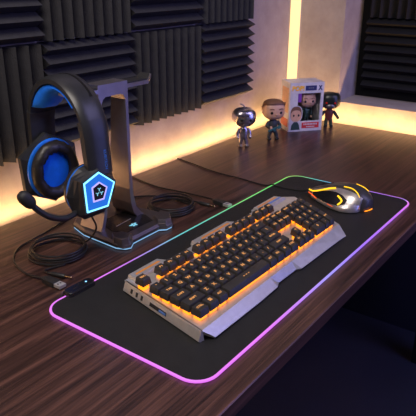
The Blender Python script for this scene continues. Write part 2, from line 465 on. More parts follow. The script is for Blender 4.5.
for (u0, v0, w_, h_, s) in keys:
    hi = .0022 if v0 > 5 else 0.
    z0 = .0290+hi; z1 = .0402+hi
    mu, mv = .035, .035; tu, tv = .15, .12
    b = B()
    b.prism([(u0+mu, v0+mv), (u0+w_-mu, v0+mv), (u0+w_-mu, v0+h_-mv), (u0+mu, v0+h_-mv)], z0, z1,
            top=[(u0+tu, v0+tv+.02), (u0+w_-tu, v0+tv+.02), (u0+w_-tu, v0+h_-tv+.04), (u0+tu, v0+h_-tv+.04)], f=lambda x, y, z: KM(V((x, y, z))))
    bmesh.ops.bevel(b.bm, geom=b.bm.edges[:], offset=.0011, segments=2, profile=.6, affect='EDGES')
    nm = {'SPACE': 'space_bar', 'ESC': 'escape_key', 'ENTER': 'enter_key', 'ENT': 'enter_key', 'TAB': 'tab_key', 'CAPS': 'caps_lock_key', 'SHIFT': 'shift_key'}.get(s, 'keycap')
    kc = link(nm, b, M['cap'], kb, smooth=True, world=True, flat_angle=35)
    # legend
    cu, cv = u0+w_/2, v0+h_/2+.04
    wu = .0192
    if s == 'SPACE':
        lg = B()
        for dx in (-.35, 0., .35): lg.prism([(dx-.09, -.04), (dx+.05, -.04), (dx+.09, .04), (dx-.05, .04)], 0, .0004)
        lg.map(lambda c: KM(V((cu+c.x, cv+c.y, z1-.0001+c.z))))
    elif s == '\u229E':
        lg = B()
        for i in (0, 1):
            for j in (0, 1): lg.box((-.16+.17*i, -.15+.16*j, 0), (-.02+.17*i, -.02+.16*j, .0004))
        lg.map(lambda c: KM(V((cu+c.x, cv+c.y, z1-.0001+c.z))))
    else:
        sz = .46 if len(s) == 1 else (.36 if len(s) == 2 else .30)
        lg = textbm(s, sz, .0002, .012 if len(s) == 1 else .006)
        lg.map(lambda c: KM(V((cu+c.x, cv+c.y*.85, z1+.0001+c.z))))
    link('legend', lg, M['legend'], kc, world=True)
    g = .20; gf = .50 if v0 > 5 and s != 'ESC' else g
    amb = B(); amb.prism([(u0+g, v0+gf), (u0+w_-g, v0+gf), (u0+w_-g, v0+h_-g), (u0+g, v0+h_-g)], DZ, (z0+.0012 if gf == g else DZ+.0030), f=lambda x, y, z: KM(V((x, y, z))))
    link('backlight', amb, M['amber'], kc, world=True)

# ------------------------------------------------------------------ mouse
ms = thing('gaming_mouse', 'black and silver gaming mouse with amber lights on the pad corner', 'mouse', (.697, -.177, PADZ), -.17)
HL = .078
def top_h(y):   # height of the spine, y from -HL (tail) to HL (nose)
    t = (y+HL)/(2*HL)
    return .008+.040*math.sin(min(1, max(0, .03+.97*t))**.72*PI)**.75*(1-.18*t) if 0 < t < 1 else .008
def halfw(y):
    t = (y+HL)/(2*HL)
    return .034*(max(.0, 1-abs(2*t-1)**3.6))**.5*(1-.10*math.sin(PI*t)) + .004
def shellpt(y, a, k=1.):   # a from 0 (right base) to PI (left base)
    w_, h = halfw(y), top_h(y)
    c, s_ = math.cos(a), math.sin(a)
    x = w_*math.copysign(abs(c)**.75, c)*k; z = .0015+h*abs(s_)**.8*k
    return V((x, y, z))
def ring(y, k=1., n=20): return [shellpt(y, PI*i/n, k) for i in range(n+1)]
ys = [-HL+.001+(2*HL-.002)*(.5-.5*math.cos(PI*i/22)) for i in range(23)]
link('shell', B().loft([ring(y) for y in ys]), M['mouse'], ms, smooth=True, flat_angle=50)
# split line between the buttons, wheel
link('scroll_wheel', B().disc((-.0035, .040, top_h(.04)-.006), (1, 0, 0), .010, .007, 20), M['rubber'], ms, smooth=True)
def strip_on(name, pts, m_, r_=.0013, lift=1.015):
    return link(name, B().tube(smoothpath([shellpt(y, a, lift) for y, a in pts], 5), r_, 6), M[m_], ms, smooth=True)
strip_on('button_seam', [(.077, PI/2-.0), (.05, PI/2), (.02, PI/2)], 'eye', .0008)
# silver thumb wing flaring out on the left
wing = B(); R_ = []
WY = [(.055, .003, .0), (.035, .008, .3), (.010, .017, .7), (-.015, .024, 1.), (-.040, .026, 1.), (-.058, .020, .8), (-.068, .010, .4)]
def wingpt(y, out, t):
    a = 2.05+.35*t
    top = shellpt(y, 2.2, 1.03); 
    low = V((-halfw(y)-out, y, .0065)); mid = V((-halfw(y)-out*.25, y, top.z*.60))
    if t < .5: q = t*2; return top.lerp(mid, q)+V((-.002*math.sin(PI*q), 0, .001))
    q = (t-.5)*2; return mid.lerp(low, q)+V((0, 0, .0015*math.sin(PI*q)))
for y, out, k in [(a[0], a[1], a[2]) for a in WY]:
    outer = [wingpt(y, out, i/6) for i in range(7)]
    low = outer[-1]
    R_.append(outer+[low+V((.001, 0, -.004)), V((-halfw(y)*.6, y, .0025)), V((-halfw(y)*.5, y, .010))])
link('thumb_wing', wing.loft(R_), M['silver'], ms, smooth=True, flat_angle=50)
# dark thumb hollow set in the wing, with lights
def wq(y, out, t, off): 
    p = wingpt(y, out, t); return p+V((-.7, 0, .7))*off
hol = B()
hy = [(.050, .0045), (.028, .0105), (.008, .018), (-.012, .0225), (-.030, .025), (-.043, .0255)]
tt = [(.30, .85), (.24, .90), (.22, .91), (.24, .90), (.32, .86), (.48, .72)]
hol.loft([[wq(y, o_, t0+(t1-t0)*i/4, .0012) for i in range(5)]+[wq(y, o_, t1-(t1-t0)*i/4, -.002) for i in range(5)] for (y, o_), (t0, t1) in zip(hy, tt)])
link('thumb_rest', hol, M['shell2'], ms, smooth=True, flat_angle=50)
def strip_w(name, pts, m_, r_):
    return link(name, B().tube(smoothpath([wq(y, o_, t, .0016) for y, o_, t in pts], 5), r_, 6), M[m_], ms, smooth=True)
strip_w('light_strip', [(.072, .0, .1), (.050, .004, .30), (.030, .010, .22), (.012, .016, .10), (-.004, .021, .04)], 'yellow', .0016)
strip_w('light_strip', [(-.020, .024, .42), (-.034, .0255, .60), (-.030, .025, .84)], 'yellow', .0019)
strip_w('light_strip', [(.068, .0, .55), (.052, .003, .8), (.034, .008, .95)], 'redled', .0012)
strip_w('light_strip', [(-.004, .021, .95), (-.020, .024, .97)], 'redled', .0007)
strip_on('light_strip', [(-.020, 2.0), (-.040, 1.95), (-.056, 2.1), (-.066, 2.5)], 'yellow', .0011, 1.04)
strip_on('light_strip', [(-.030, 1.25), (-.048, 1.15), (-.060, 1.05)], 'yellow', .0009)
strip_on('light_strip', [(.050, .95), (.030, .90)], 'redled', .0008)
link('tail_light', B().tube(smoothpath([(-.020, -.0775, .004), (-.008, -.0805, .004), (.004, -.0805, .004)], 4), .0011, 6), M['amber'], ms)

def cable(name, pts, r_, label, k=6):
    return tag(link(name, B().tube(smoothpath(pts, k), r_, 8), M['cable'], smooth=True), label, 'cable')
cable('mouse_cable', [(.735, .3255, .0020), (.723, .265, .0020), (.707, .2, .0020), (.699, .143, .0020), (.698, .093, .0020), (.692, .039, .0020), (.693, .012, .0022), (.695, -.002, .0072), (.694, -.015, .0064), (.695, -.04, .0060), (.700, -.076, .0066), (.7015, -.0935, .011)], .0017,
      'thin black mouse cable running from the back wall over the pad edge')

# ------------------------------------------------------------------ headset stand
st = thing('headset_stand', 'gunmetal headset stand with glowing base left of the pad', 'headset stand', (.305, .125, 0))
basep = [(.222, .062), (.229, .045), (.239, .040), (.256, .050), (.333, .051), (.345, .040), (.360, .040), (.386, .066), (.384, .105), (.378, .150), (.372, .195), (.352, .212), (.262, .212), (.240, .195), (.226, .150)]
cx, cy = .305, .13
basep = [(x, y-.004 if y < .1 else y) for x, y in basep]
ins = lambda k: [(cx+(x-cx)*k, cy+(y-cy)*k) for x, y in basep]
bb = B(); bb.loft([[V((x, y, z)) for x, y in ins(k)] for k, z in ((.965, .0005), (.965, .004), (1., .005), (1., .011), (.955, .0165))])
bs = link('base', bb, M['gun'], st, world=True)
link('base_inlay', B().prism([(.262, .070), (.340, .070), (.352, .100), (.345, .150), (.268, .150), (.252, .100)], .016, .0175), M['shell2'], bs, world=True)
# chamfered feet
for pl in ([(.221, .068), (.224, .046), (.238, .0385), (.262, .052), (.258, .078), (.236, .090)], [(.330, .053), (.344, .0385), (.362, .0385), (.388, .064), (.384, .090), (.350, .085)]):
    pl = [(x, y-.004) for x, y in pl]
    c_ = V((sum(p[0] for p in pl)/6, sum(p[1] for p in pl)/6))
    tp = [(c_.x+(p[0]-c_.x)*.78, c_.y+(p[1]-c_.y)*.78+.002) for p in pl]
    link('foot', B().prism(pl, .0055, .0235, top=tp, bev=.0008), M['gun'], st, world=True)
link('underglow_strip', B().tube([(x, y, .0030) for x, y in ins(.985)], .0012, 6, closed=True), M['underglow'], st, world=True)
link('inlay_line', B().prism([(.273, .1055), (.318, .1095), (.318, .1107), (.273, .1067)], .0170, .0182), M['steel'], st, world=True)
em = B()
for i, (a, ln) in enumerate(((.3, .011), (1.5, .007), (2.8, .011), (3.9, .008), (5.3, .008))):
    e_ = V((math.cos(a), math.sin(a), 0)); n_ = V((-e_.y, e_.x, 0))
    c0 = V((.299, .084, .0178))
    em.loft([[c0+n_*.0022, c0+e_*ln*.6+n_*.0028, c0+e_*ln, c0+e_*ln*.5-n_*.0022], [p+V((0, 0, .0006)) for p in (c0+n_*.0022, c0+e_*ln*.6+n_*.0028, c0+e_*ln, c0+e_*ln*.5-n_*.0022)]])
link('emblem', em, M['glyph'], st, world=True)
# arched upright frame (front outline in x,z, deep in y)
outer = [(.236, .014), (.247, .05), (.2505, .12), (.2515, .297), (.327, .2965), (.327, .12), (.329, .070), (.336, .040), (.350, .022), (.362, .014)]
inner_ = [(.340, .014), (.328, .028), (.322, .050), (.3195, .080), (.3195, .262), (.316, .270), (.309, .274), (.269, .274), (.262, .270), (.2585, .262), (.2585, .12), (.2545, .05), (.2445, .014)]
ub = B()
def Y1(z): return .1100
def Y2(z): return .146+(1-z/.29)*.026
pairs = [(outer[0], inner_[-1]), (outer[1], inner_[-2]), (outer[2], inner_[-3]), (outer[3], inner_[-4]), (outer[3], inner_[-5]), (outer[3], inner_[-6]),
         (outer[4], inner_[6]), (outer[4], inner_[5]), (outer[4], inner_[4]), (outer[5], inner_[3]), (outer[6], inner_[3]), (outer[7], inner_[2]), (outer[8], inner_[1]), (outer[9], inner_[0])]
def vtx(p, back): return V((p[0], Y2(p[1]) if back else Y1(p[1]), p[1]))
ringz = [[vtx(o_, 0), vtx(i_, 0), vtx(i_, 1), vtx(o_, 1)] for o_, i_ in pairs]
# fix crossbar
ub.loft(ringz); bmesh.ops.remove_doubles(ub.bm, verts=ub.bm.verts[:], dist=1e-5)
link('upright', ub, M['gunlight'], st, world=True)
# cradle arms
def arm(name, x0, x1, xt, zt):
    b = B()
    b.loft([[V((x, y0, z)), V((x, y1, z)), V((x, y1, z-.007)), V((x, y0, z-.007))] for x, z, y0, y1 in ((x0, .2895, .110, .150), (x1, .2885, .112, .148), (xt, zt, .116, .144))])
    o = link(name, b, M['gunlight'], st, world=True)
    c = B()
    c.loft([[V((x, y0, z+.0025)), V((x, y1, z+.0025)), V((x, y1, z)), V((x, y0, z))] for x, z, y0, y1 in ((x0, .2895, .113, .148), (x1, .2885, .115, .146), (xt+(x1-xt)*.15, zt+(.2885-zt)*.15, .119, .142))])
    link('rubber_pad', c, M['rubber'], o, world=True)
arm('cradle_arm', .327, .388, .401, .2985)
arm('cradle_arm', .2515, .200, .190, .2925)

# ------------------------------------------------------------------ headset
HX, HY = .195, .136
hs = thing('gaming_headset', 'black and blue gaming headset with glowing ear cup hanging on its stand', 'headset', (HX, HY, .06), -.13)
def band_path(n=40):
    """(y,z,normal) from the far (+y) cup over the top to the near (-y) cup; z is world height"""
    P = []
    a_, c_, zc = .0920, .103, .216
    low = [(.0965, .165), (.0950, .185)]
    for y, z in low: P.append(V((y, z)))
    for i in range(n+1):
        t = PI*i/n; P.append(V((a_*math.cos(t), zc+c_*math.sin(t)**.95 if math.sin(t) > 0 else zc)))
    for y, z in reversed(low): P.append(V((-y, z)))
    return P
BP = band_path()
def bandsec(i, th, w_, off=0., crown=.003):
    p = BP[i]; t = (BP[min(i+1, len(BP)-1)]-BP[max(i-1, 0)]).normalized(); n = V((t.y, -t.x))
    if n.dot(p-V((0, .19))) < 0: n = -n
    o = lambda x, d_: V((x, p.x+n.x*(d_+off), p.y+n.y*(d_+off)-.06))
    return [o(-w_, -th), o(-w_, -.25*th), o(-w_*.82, crown*.35), o(-w_*.4, crown), o(w_*.4, crown), o(w_*.82, crown*.35), o(w_, -.25*th), o(w_, -th), o(w_*.5, -th-.001), o(-w_*.5, -th-.001)]
N = len(BP)
def wid(i):
    s = abs(i-(N-1)/2)/((N-1)/2); return .0262-.0035*max(0, s-.35)**1.2/.6
link('headband', B().loft([bandsec(i, .013-.0055*i/N, wid(i)) for i in range(4, N-4)]), M['shell'], hs, smooth=True, flat_angle=38)
# lower yokes
yk = B(); yk.loft([bandsec(i, .0155, wid(i)+.0018, .0015) for i in range(0, 7)]); yoke1 = link('yoke', yk, M['shell'], hs, smooth=True, flat_angle=38)
yk = B(); yk.loft([bandsec(i, .0155, wid(i)+.0018, .0015) for i in range(N-8, N)]); yoke2 = link('yoke', yk, M['shell'], hs, smooth=True, flat_angle=38)
# recessed slot on the band's crown
sl = B()
sl.loft([[V((x, BP[i].x+ny_, BP[i].y-.06+nz_)) for x, ny_, nz_ in [(.012, 0, 0), (.0155, 0, 0)]]+[V((x, BP[i].x*1.0, BP[i].y-.06+.0035)) for x in (.0155, .012)] for i in range(21, 31)])
# push slot just above the crown surface along its normal
def slotsec(i, x0, x1):
    p = BP[i]; t = (BP[i+1]-BP[i-1]).normalized(); n = V((t.y, -t.x)); n = n if n.y > 0 else -n
    return [V((x, p.x+n.x*d_, p.y+n.y*d_-.06)) for x, d_ in ((x0, .0012), (x1, .0010), (x1, .0034), (x0, .0036))]
sl.bm.free(); sl = B(); sl.loft([slotsec(i, .0085-(.002 if i in (20, 32) else 0), .0125) for i in range(18, 33)])
link('band_slot', sl, M['eye'], hs)
# blue cushion: thick crescent under the crown
cu_ = B(); rings = []
i0, i1 = 8, 33
for i in range(i0, i1+1):
    s = (i-i0)/(i1-i0); th = .002+.024*max(0, math.sin(PI*s**.42))**1.5
    p = BP[i]; t = (BP[i+1]-BP[i-1]).normalized(); n = V((t.y, -t.x)); n = n if n.dot(p-V((0, .2))) > 0 else -n
    w_ = .0225; rings.append([V((x*w_, p.x-n.x*(.0128+th*d_), p.y-n.y*(.0128+th*d_)-.06)) for x, d_ in ((-1, 0), (-1.12, .35), (-.95, .8), (-.5, 1), (.5, 1), (.95, .8), (1.12, .35), (1, 0))])
link('head_cushion', cu_.loft(rings), M['bluefab'], hs, smooth=True, flat_angle=60)

# ear cups. side=+1 far cup, -1 near cup
def hexring(r_, y, zc, k=1., rot=.0, n=6, cx=0.):
    return [V((cx+r_*math.cos(rot+2*PI*i/n)*k, y, zc+r_*math.sin(rot+2*PI*i/n))) for i in range(n)]
def cup(side, zc, yp, xc=0.):
    """yp: |y| of the pad face; cup grows outward"""
    g = lambda d_: side*(yp+d_)
    pad_ = B()
    kk = 1.12 if side > 0 else .90
    prof = [(.0285, .010), (.0295, .004), (.033, .0005), (.039, .0), (.0445, .003), (.0475, .010), (.047, .016), (.043, .019), (.0285, .019)]
    prof = [(r_*kk, d_) for r_, d_ in prof]
    n = 40
    ringsl = []
    for k in range(n):
        a = 2*PI*k/n; w_ = .0010*math.sin(a*19)+.0007*math.sin(a*31+1)
        ringsl.append([V((xc+(r_+(w_ if 0 < j < 6 else 0))*math.cos(a)*.93, g(d_+(w_ if 0 < j < 6 else 0)), zc+(r_+(w_ if 0 < j < 6 else 0))*math.sin(a)*1.06)) for j, (r_, d_) in enumerate(prof)])
    ringsl.append(ringsl[0]); pad_.loft(ringsl, False, False); bmesh.ops.remove_doubles(pad_.bm, verts=pad_.bm.verts[:], dist=1e-6)
    link('ear_pad', pad_, M['leather'], hs, smooth=True, flat_angle=60)
    e = B(); e.loft([[V((xc+r_*math.cos(2*PI*k/32)*.93, g(d_), zc+r_*math.sin(2*PI*k/32)*1.06)) for k in range(32)] for r_, d_ in ((.029*kk, .0185), (.030*kk, .013), (.020, .0105), (.006, .0095))])
    link('speaker_cloth', e, M['bluefab'], hs, smooth=True, flat_angle=60)
    rg = B(); rg.loft([[V((xc+r_*math.cos(2*PI*k/40)*.95, g(d_), zc+r_*math.sin(2*PI*k/40)*1.06)) for k in range(40)] for r_, d_ in ((.047*kk, .017), (.0492*kk, .018), (.0502*kk, .021), (.049*kk, .024))])
    link('blue_ring', rg, M['bluepl'], hs, smooth=True, flat_angle=40)
    sh = B()
    sh.loft([hexring(r_, g(d_), zc, .98, PI/6+.06, cx=xc) for r_, d_ in ((.050*kk, .022), (.0615*kk, .027), (.0625*kk, .036), (.053*kk, .048), (.036, .054))])
    return sh, g
sh, g = cup(1, .138-.06, .040, .001)
link('ear_cup', sh, M['shell'], hs)
sh, g = cup(-1, .132-.06, .050, -.014)
sh.bm.free()
# near cup: faceted body growing into the pentagon face
pent = [(.002, .034), (.038, .009), (.019, -.031), (-.031, -.031), (-.034, .021)]
pcx, pcz = -.014, .139-.06
def pring(k, y, extra=0.):
    return [V((pcx+(x*k*.86), y, pcz+z*k)) for x, z in pent]
def pring10(k, y, blend, R, zc=.132-.06, xc=-.010):
    out = []
    P = pring(k, y)
    pts = []
    for i in range(5):
        a, b_ = P[i], P[(i+1) % 5]; pts += [a, (a+b_)/2]
    for p in pts:
        v = V((p.x-xc, 0, p.z-zc)); v.normalize(); c_ = V((xc+v.x*R, y, zc+v.z*R)); out.append(p*(1-blend)+c_*blend)
    return out
yf = -.1035
sh = B(); sh.loft([pring10(1., g(.022), 1., .046), pring10(1., g(.027), 1., .052), pring10(1.22, g(.036), .40, .052), pring10(1.2, yf+.008, .05, .05), pring10(1.13, yf, 0., .05)])
cupn = link('ear_cup', sh, M['shell'], hs)
def pframe(k0, k1, y0, y1):
    b = B(); a = pring(k0, y0); c_ = pring(k1, y0); a2 = pring(k0, y1); c2 = pring(k1, y1)
    for i in range(5):
        j = (i+1) % 5
        b.loft([[a[i], c_[i], c2[i], a2[i]], [a[j], c_[j], c2[j], a2[j]]])
    return b
link('face_light', pframe(1.02, .945, yf+.0005, yf-.002), M['cyan'], cupn)
link('face_panel', B().loft([pring(.93, yf+.0004), pring(.93, yf-.0012)]), M['bluepanel'], cupn)
link('inner_light', pframe(.52, .44, yf-.0009, yf-.0026), M['violet'], cupn)
link('logo_plate', B().loft([pring(.44, yf-.0009), pring(.44, yf-.0016)]), M['shell2'], cupn)
gl = B()
for (ox, oz) in ((0, .0045), (-.0042, -.0030), (.0042, -.0030)):
    for a in (.5, 2.6, 4.7):
        e_ = V((math.cos(a), 0, math.sin(a))); n_ = V((-e_.z, 0, e_.x)); c0 = V((pcx+ox, yf-.0014, pcz+oz))
        q = [c0+n_*.0008, c0+e_*.0036+n_*.0004, c0+e_*.0036-n_*.0009, c0-n_*.0008]
        gl.loft([q, [p+V((0, -.0008, 0)) for p in q]])
link('logo', gl, M['glyph'], cupn)
# printed names on the yokes
tx = textbm('KUBITECH', .0072, .0003)
i_ = N-5; yo = BP[N-4]
tx.map(lambda c: V((.0075+c.y, -(.0920+(.216-(.190-c.x))*.088)-.0048-c.z, .190-.06-c.x)))
link('print', tx, M['blueprint'], yoke2)
tx = B(); 
for q in ([(-.004, 0), (.004, 0), (0, .008)], [(-.008, -.006), (.008, -.006), (.008, -.0045), (-.008, -.0045)], [(-.009, -.0105), (.009, -.0105), (.009, -.009), (-.009, -.009)]):
    tx.loft([[V((x, .0800+.0012, .192-.06+z)) for x, z in q], [V((x, .0800-.0008, .196-.06+z)) for x, z in q]])
link('print', tx, M['blueprint'], yoke1)
# microphone boom, from the near cup out to the left
bm_ = smoothpath([(-.030, -.074, .048), (-.048, -.082, .044), (-.078, -.094, .046), (-.110, -.103, .061), (-.132, -.106, .080), (-.143, -.106, .094)], 6)
boom = link('microphone_boom', B().tube(bm_, .0052, 10), M['shell'], hs, smooth=True)
ax_ = (bm_[-1]-bm_[-6]).normalized(); q_ = V((0, 0, 1)).rotation_difference(ax_).to_matrix()
link('microphone', B().ell(bm_[-1]+ax_*.010, (.0105, .0105, .0165), q_, p=2.6), M['rubber'], boom, smooth=True)
iv = WM[hs.name].inverted(); LL = [V((-.016, -.080, .026))]+[iv @ V(p) for p in ((.180, .062, .060), (.183, .085, .030), (.190, .118, .011), (.198, .148, .0035), (.203, .168, .0022))]
link('lead', B().tube(smoothpath(LL, 6), .0017, 8), M['cable'], hs, smooth=True)

# ------------------------------------------------------------------ cables and plugs
def coil(name, c, R, tail_a, tail_b, label, turns=5):
    pts = []; n = 36
    for k in range(turns*n+1):
        a = 2*PI*k/n; j = k/n
        rr_ = R+.0025*math.sin(a*.5+1.3)-.0012*j
        pts.append(V((c[0]+rr_*math.cos(a+.6), c[1]+rr_*math.sin(a+.6), .0023+.0043*min(j, max(0, (turns-j)*(turns-1))))))
    pts = [V(p) for p in smoothpath(tail_a, 6)]+pts[6:-6]+[V(p) for p in smoothpath(tail_b, 6)]
    return tag(link(name, B().tube(pts, .0019, 8), M['cable'], smooth=True), label, 'cable')
def usb(loc, rz, label):
    t = thing('usb_plug', label, 'plug', loc, rz)
    link('plug_body', B().loft([[V((x, w_*a, .0048+h*b_)) for a, b_ in ((-1, -1), (1, -1), (1, 1), (-1, 1))] for x, w_, h in ((-.020, .0030, .0025), (-.012, .0070, .0040), (.014, .0084, .0046), (.016, .0076, .0042))]), M['plug'], t)
    s_ = B().box((.015, -.0068, .0025), (.031, .0068, .0078)); s2 = link('plug_shell', s_, M['steel'], t)
    h = B()
    for y in (-.0028, .0028): h.box((.021, y-.0013, .0077), (.024, y+.0013, .0081))
    link('contact_hole', h, M['slot'], s2)
    return t
def jack(loc, rz, label):
    t = thing('audio_jack', label, 'plug', loc, rz)
    link('plug_body', B().tube([(-.022, 0, .0042), (-.016, 0, .0042), (-.013, 0, .0042), (.010, 0, .0042), (.012, 0, .0042)], [.0022, .0026, .0040, .0040, .0030], 12), M['plug'], t, smooth=True)
    link('plug_pin', B().tube([(.011, 0, .0042), (.0145, 0, .0042), (.0146, 0, .0042), (.0185, 0, .0042), (.0187, 0, .0042), (.023, 0, .0042), (.0245, 0, .0042), (.026, 0, .0042)], [.0019, .0019, .0016, .0019, .0016, .0019, .0021, .0007], 10), M['gold'], t, smooth=True)
    return t
ang = lambda a, b_: math.atan2(b_[1]-a[1], b_[0]-a[0])
a0 = ang((.064, .080), (.065, .028))
usb((.0645, .056, 0), a0, 'black USB plug with steel end lying in front of the left cable coil')
jack((.088, .062, 0), ang((.084, .089), (.099, .034)), 'audio plug with gold pin beside the left USB plug')
coil('headset_cable', (.147, .132), .052, [(.203, .168, .0022), (.197, .176, .0022)], [(.120, .087, .0022), (.092, .098, .0022), (.084, .092, .0030), (.0825, .0845, .0042)],
     'black headset cable coiled on the desk left of the stand, ending in the jack')
cable('usb_cable', [(.362, .3255, .0022), (.338, .297, .0022), (.295, .259, .0022), (.245, .238, .0022), (.197, .225, .0022), (.150, .217, .0022), (.118, .209, .0022), (.088, .186, .0022), (.070, .155, .0022), (.061, .120, .0022), (.0605, .095, .0034), (.063, .0765, .0048)], .0019, 'black cable looping around the left coil to the USB plug')
usb((.5275, .036, 0), ang((.535, .075), (.528, .020)), 'black USB plug with steel end lying right of the right cable coil')
jack((.5005, .056, 0), ang((.499, .085), (.502, .035)), 'audio plug with gold pin beside the right USB plug')
coil('audio_cable', (.440, .104), .051, [(.404, .232, .0022), (.436, .221, .0022), (.470, .192, .0022), (.490, .150, .0022)], [(.488, .128, .0022), (.498, .108, .0022), (.4995, .095, .0030), (.4995, .079, .0042)],
     'black cable coiled on the desk right of the stand')
cable('extension_cable', [(.546, .3255, .0022), (.531, .255, .0022), (.526, .207, .0022), (.534, .150, .0022), (.537, .105, .0022), (.536, .085, .0034), (.5335, .056, .0048)], .0019, 'black cable from the back wall passing behind the right coil to the USB plug')

# ------------------------------------------------------------------ vinyl figurines
def fig(label, loc, rz, kind, sc=1., name='vinyl_figurine'):
    """big-headed toy, about .125 tall, facing local -y"""
    t = thing(name, label, 'figurine', loc, rz, None)
    S = lambda b: b.map(lambda c: c*sc)
    skin, cloth, legm = {'chrome': ('chrome', 'chrome', 'chrome'), 'man': ('skin', 'cloth1', 'cloth1'), 'dark': ('dark', 'maroon', 'greenv'), 'boxed': ('skin', 'greenv', 'cloth1')}[kind]
    # head
    hd = B().ell((0, 0, .090), (.032, .027, .028), None, 24, 16, 2.7)
    if kind == 'chrome': hd.map(lambda c: V((c.x*(1-.25*max(0, (.085-c.z)/.03)), c.y*(1-.15*max(0, (.085-c.z)/.03)), c.z)))
    if kind == 'chrome': hd.map(lambda c: V((c.x*1.12, c.y*1.08, .062+(c.z-.062)*1.02)))
    head = link('head', S(hd), M[skin], t, smooth=True, flat_angle=80)
    for s in (-1, 1):
        ey = B().disc((s*.0135, -.0245 if kind != 'chrome' else -.0268, .086), (s*.15, -1, 0), .0048 if kind != 'dark' else .0036, .0028, 16, .003)
        link('eye', S(ey), M['redeye' if kind == 'dark' else 'eye'], head, smooth=True, flat_angle=50)
        if kind in ('man', 'boxed'):
            link('ear', S(B().ell((s*.0315, .001, .085), (.003, .005, .006))), M['skin'], head, smooth=True)
            link('eyebrow', S(B().tube([(s*.007, -.0272, .0955), (s*.0135, -.0275, .098), (s*.020, -.0255, .0965)], .0012, 6)), M['hairb'], head, smooth=True)
    if kind in ('man', 'boxed'):
        link('nose', S(B().ell((0, -.0272, .081), (.003, .003, .0035))), M['skin'], head, smooth=True)
        h = B(); ring_ = []
        for i in range(0, 11):
            ph = PI/2*(1-i/10)*.999; z = .090+.0315*math.sin(ph)**.75 if ph > .01 else .090
            k_ = math.cos(ph)**.74 if i else .02
            ring_.append([V((.0345*k_*math.copysign(abs(math.cos(2*PI*j/24))**.8, math.cos(2*PI*j/24)), .002+.0295*k_*math.copysign(abs(math.sin(2*PI*j/24))**.8, math.sin(2*PI*j/24)), z+(.021 if (math.sin(2*PI*j/24) < -.25 and i > 6) else 0)*(i-6)/4)) for j in range(24)])
        link('hair', S(h.loft(ring_)), M['hairb'], head, smooth=True, flat_angle=60)
    if kind == 'chrome':
        link('stem', S(B().tube(smoothpath([(.002, 0, .114), (.000, 0, .122), (-.006, 0, .128), (-.012, 0, .130)], 4), .0024, 8)), M['gun'], head, smooth=True)
        link('grille', S(B().box((-.009, -.0262, .0675), (.009, -.0215, .0735), bev=.001)), M['gun'], head)
        for s in (-1, 1): link('temple_disc', S(B().disc((s*.0295, -.002, .088), (s, 0, 0), .008, .004, 16, .006)), M['gun'], head, smooth=True, flat_angle=40)
    if kind == 'dark':
        h = B()
        for k in range(11):
            a = PI*.06+PI*.88*k/10
            x, y = .029*math.cos(a), .024*math.sin(a)+.002
            h.tube([(x*.85, y*.85, .113), (x*1.08, y*1.08, .102), (x*1.15, y*1.15, .085), (x*1.1, y*1.12, .069)], [.003, .0042, .004, .002], 7)
        link('crest', S(h), M['rubber'], head, smooth=True)
        link('faceplate', S(B().ell((0, -.0235, .075), (.015, .006, .0085))), M['gun'], head, smooth=True)
    # body
    link('torso', S(B().loft([[V((w_*math.copysign(abs(math.cos(2*PI*j/16))**.8, math.cos(2*PI*j/16)), d_*math.sin(2*PI*j/16), z)) for j in range(16)] for w_, d_, z in ((.0105, .008, .024), (.012, .009, .030), (.0135, .0095, .042), (.0145, .0095, .052), (.012, .008, .058), (.006, .005, .063), (.006, .005, .066))])), M[cloth], t, smooth=True, flat_angle=50)
    sp = .0085 if kind != 'man' else .011
    for s in (-1, 1):
        lg = link('leg', S(B().tube([(s*.006, 0, .028), (s*sp, -.001, .016), (s*(sp+.001), 0, .006), (s*(sp+.001), 0, .0045)], [.0068, .006, .0052, .0055], 10)), M[legm], t, smooth=True, flat_angle=60)
        link('shoe', S(B().ell((s*(sp+.001), -.0035, .0042), (.0062, .0095, .0042), None, 14, 8, 2.6)), M['gun' if kind == 'chrome' else 'shell2'], lg, smooth=True)
        if kind == 'man': pts = [(s*.0125, 0, .055), (s*.020, -.004, .044), (s*.012, -.017, .040)]
        elif kind == 'dark': pts = [(s*.0125, 0, .055), (s*.022, -.002, .044), (s*.029, -.010, .034)]
        else: pts = [(s*.0125, 0, .055), (s*.019, -.001, .042), (s*.019, -.006, .030)]
        am = link('arm', S(B().tube(smoothpath(pts, 3), [.0052]*4+[.0045]*3, 9)), M[cloth if kind != 'dark' else 'dark'], t, smooth=True)
        link('hand', S(B().ell(pts[-1], (.0046, .0046, .0052), None, 10, 8)), M[skin], am, smooth=True)
    return t
f1 = fig('shiny silver robot-like figurine with big round head, leftmost on the desk', (.950, .247, 0), -.75, 'chrome', .985)
f2 = fig('brown-haired man figurine holding a dark teal gun, left of the white box', (1.069, .217, 0), -.70, 'man', 1.04)
gun = B().box((-.024, -.0225, .0385), (.016, -.0185, .0435), bev=.0008); gun.box((-.006, -.0225, .033), (-.001, -.0185, .040)); gun.box((.008, -.0225, .0345), (.018, -.0190, .041))
gun.map(lambda c: Matrix.Translation((0, 0, .0415)) @ Matrix.Rotation(-.35, 4, 'Y') @ Matrix.Translation((0, 0, -.0415)) @ c)
gt = B(); gt.bm.free(); gt.bm = gun.bm
go = thing('toy_gun', 'tiny dark teal toy gun held by the brown-haired figurine', 'toy gun', (1.069, .217, 0), -.70)
link('gun_body', gt, M['teal'], go)
fig('dark figurine with red eyes standing right of the white box', (1.319, .148, 0), -1.0, 'dark', 1.0)

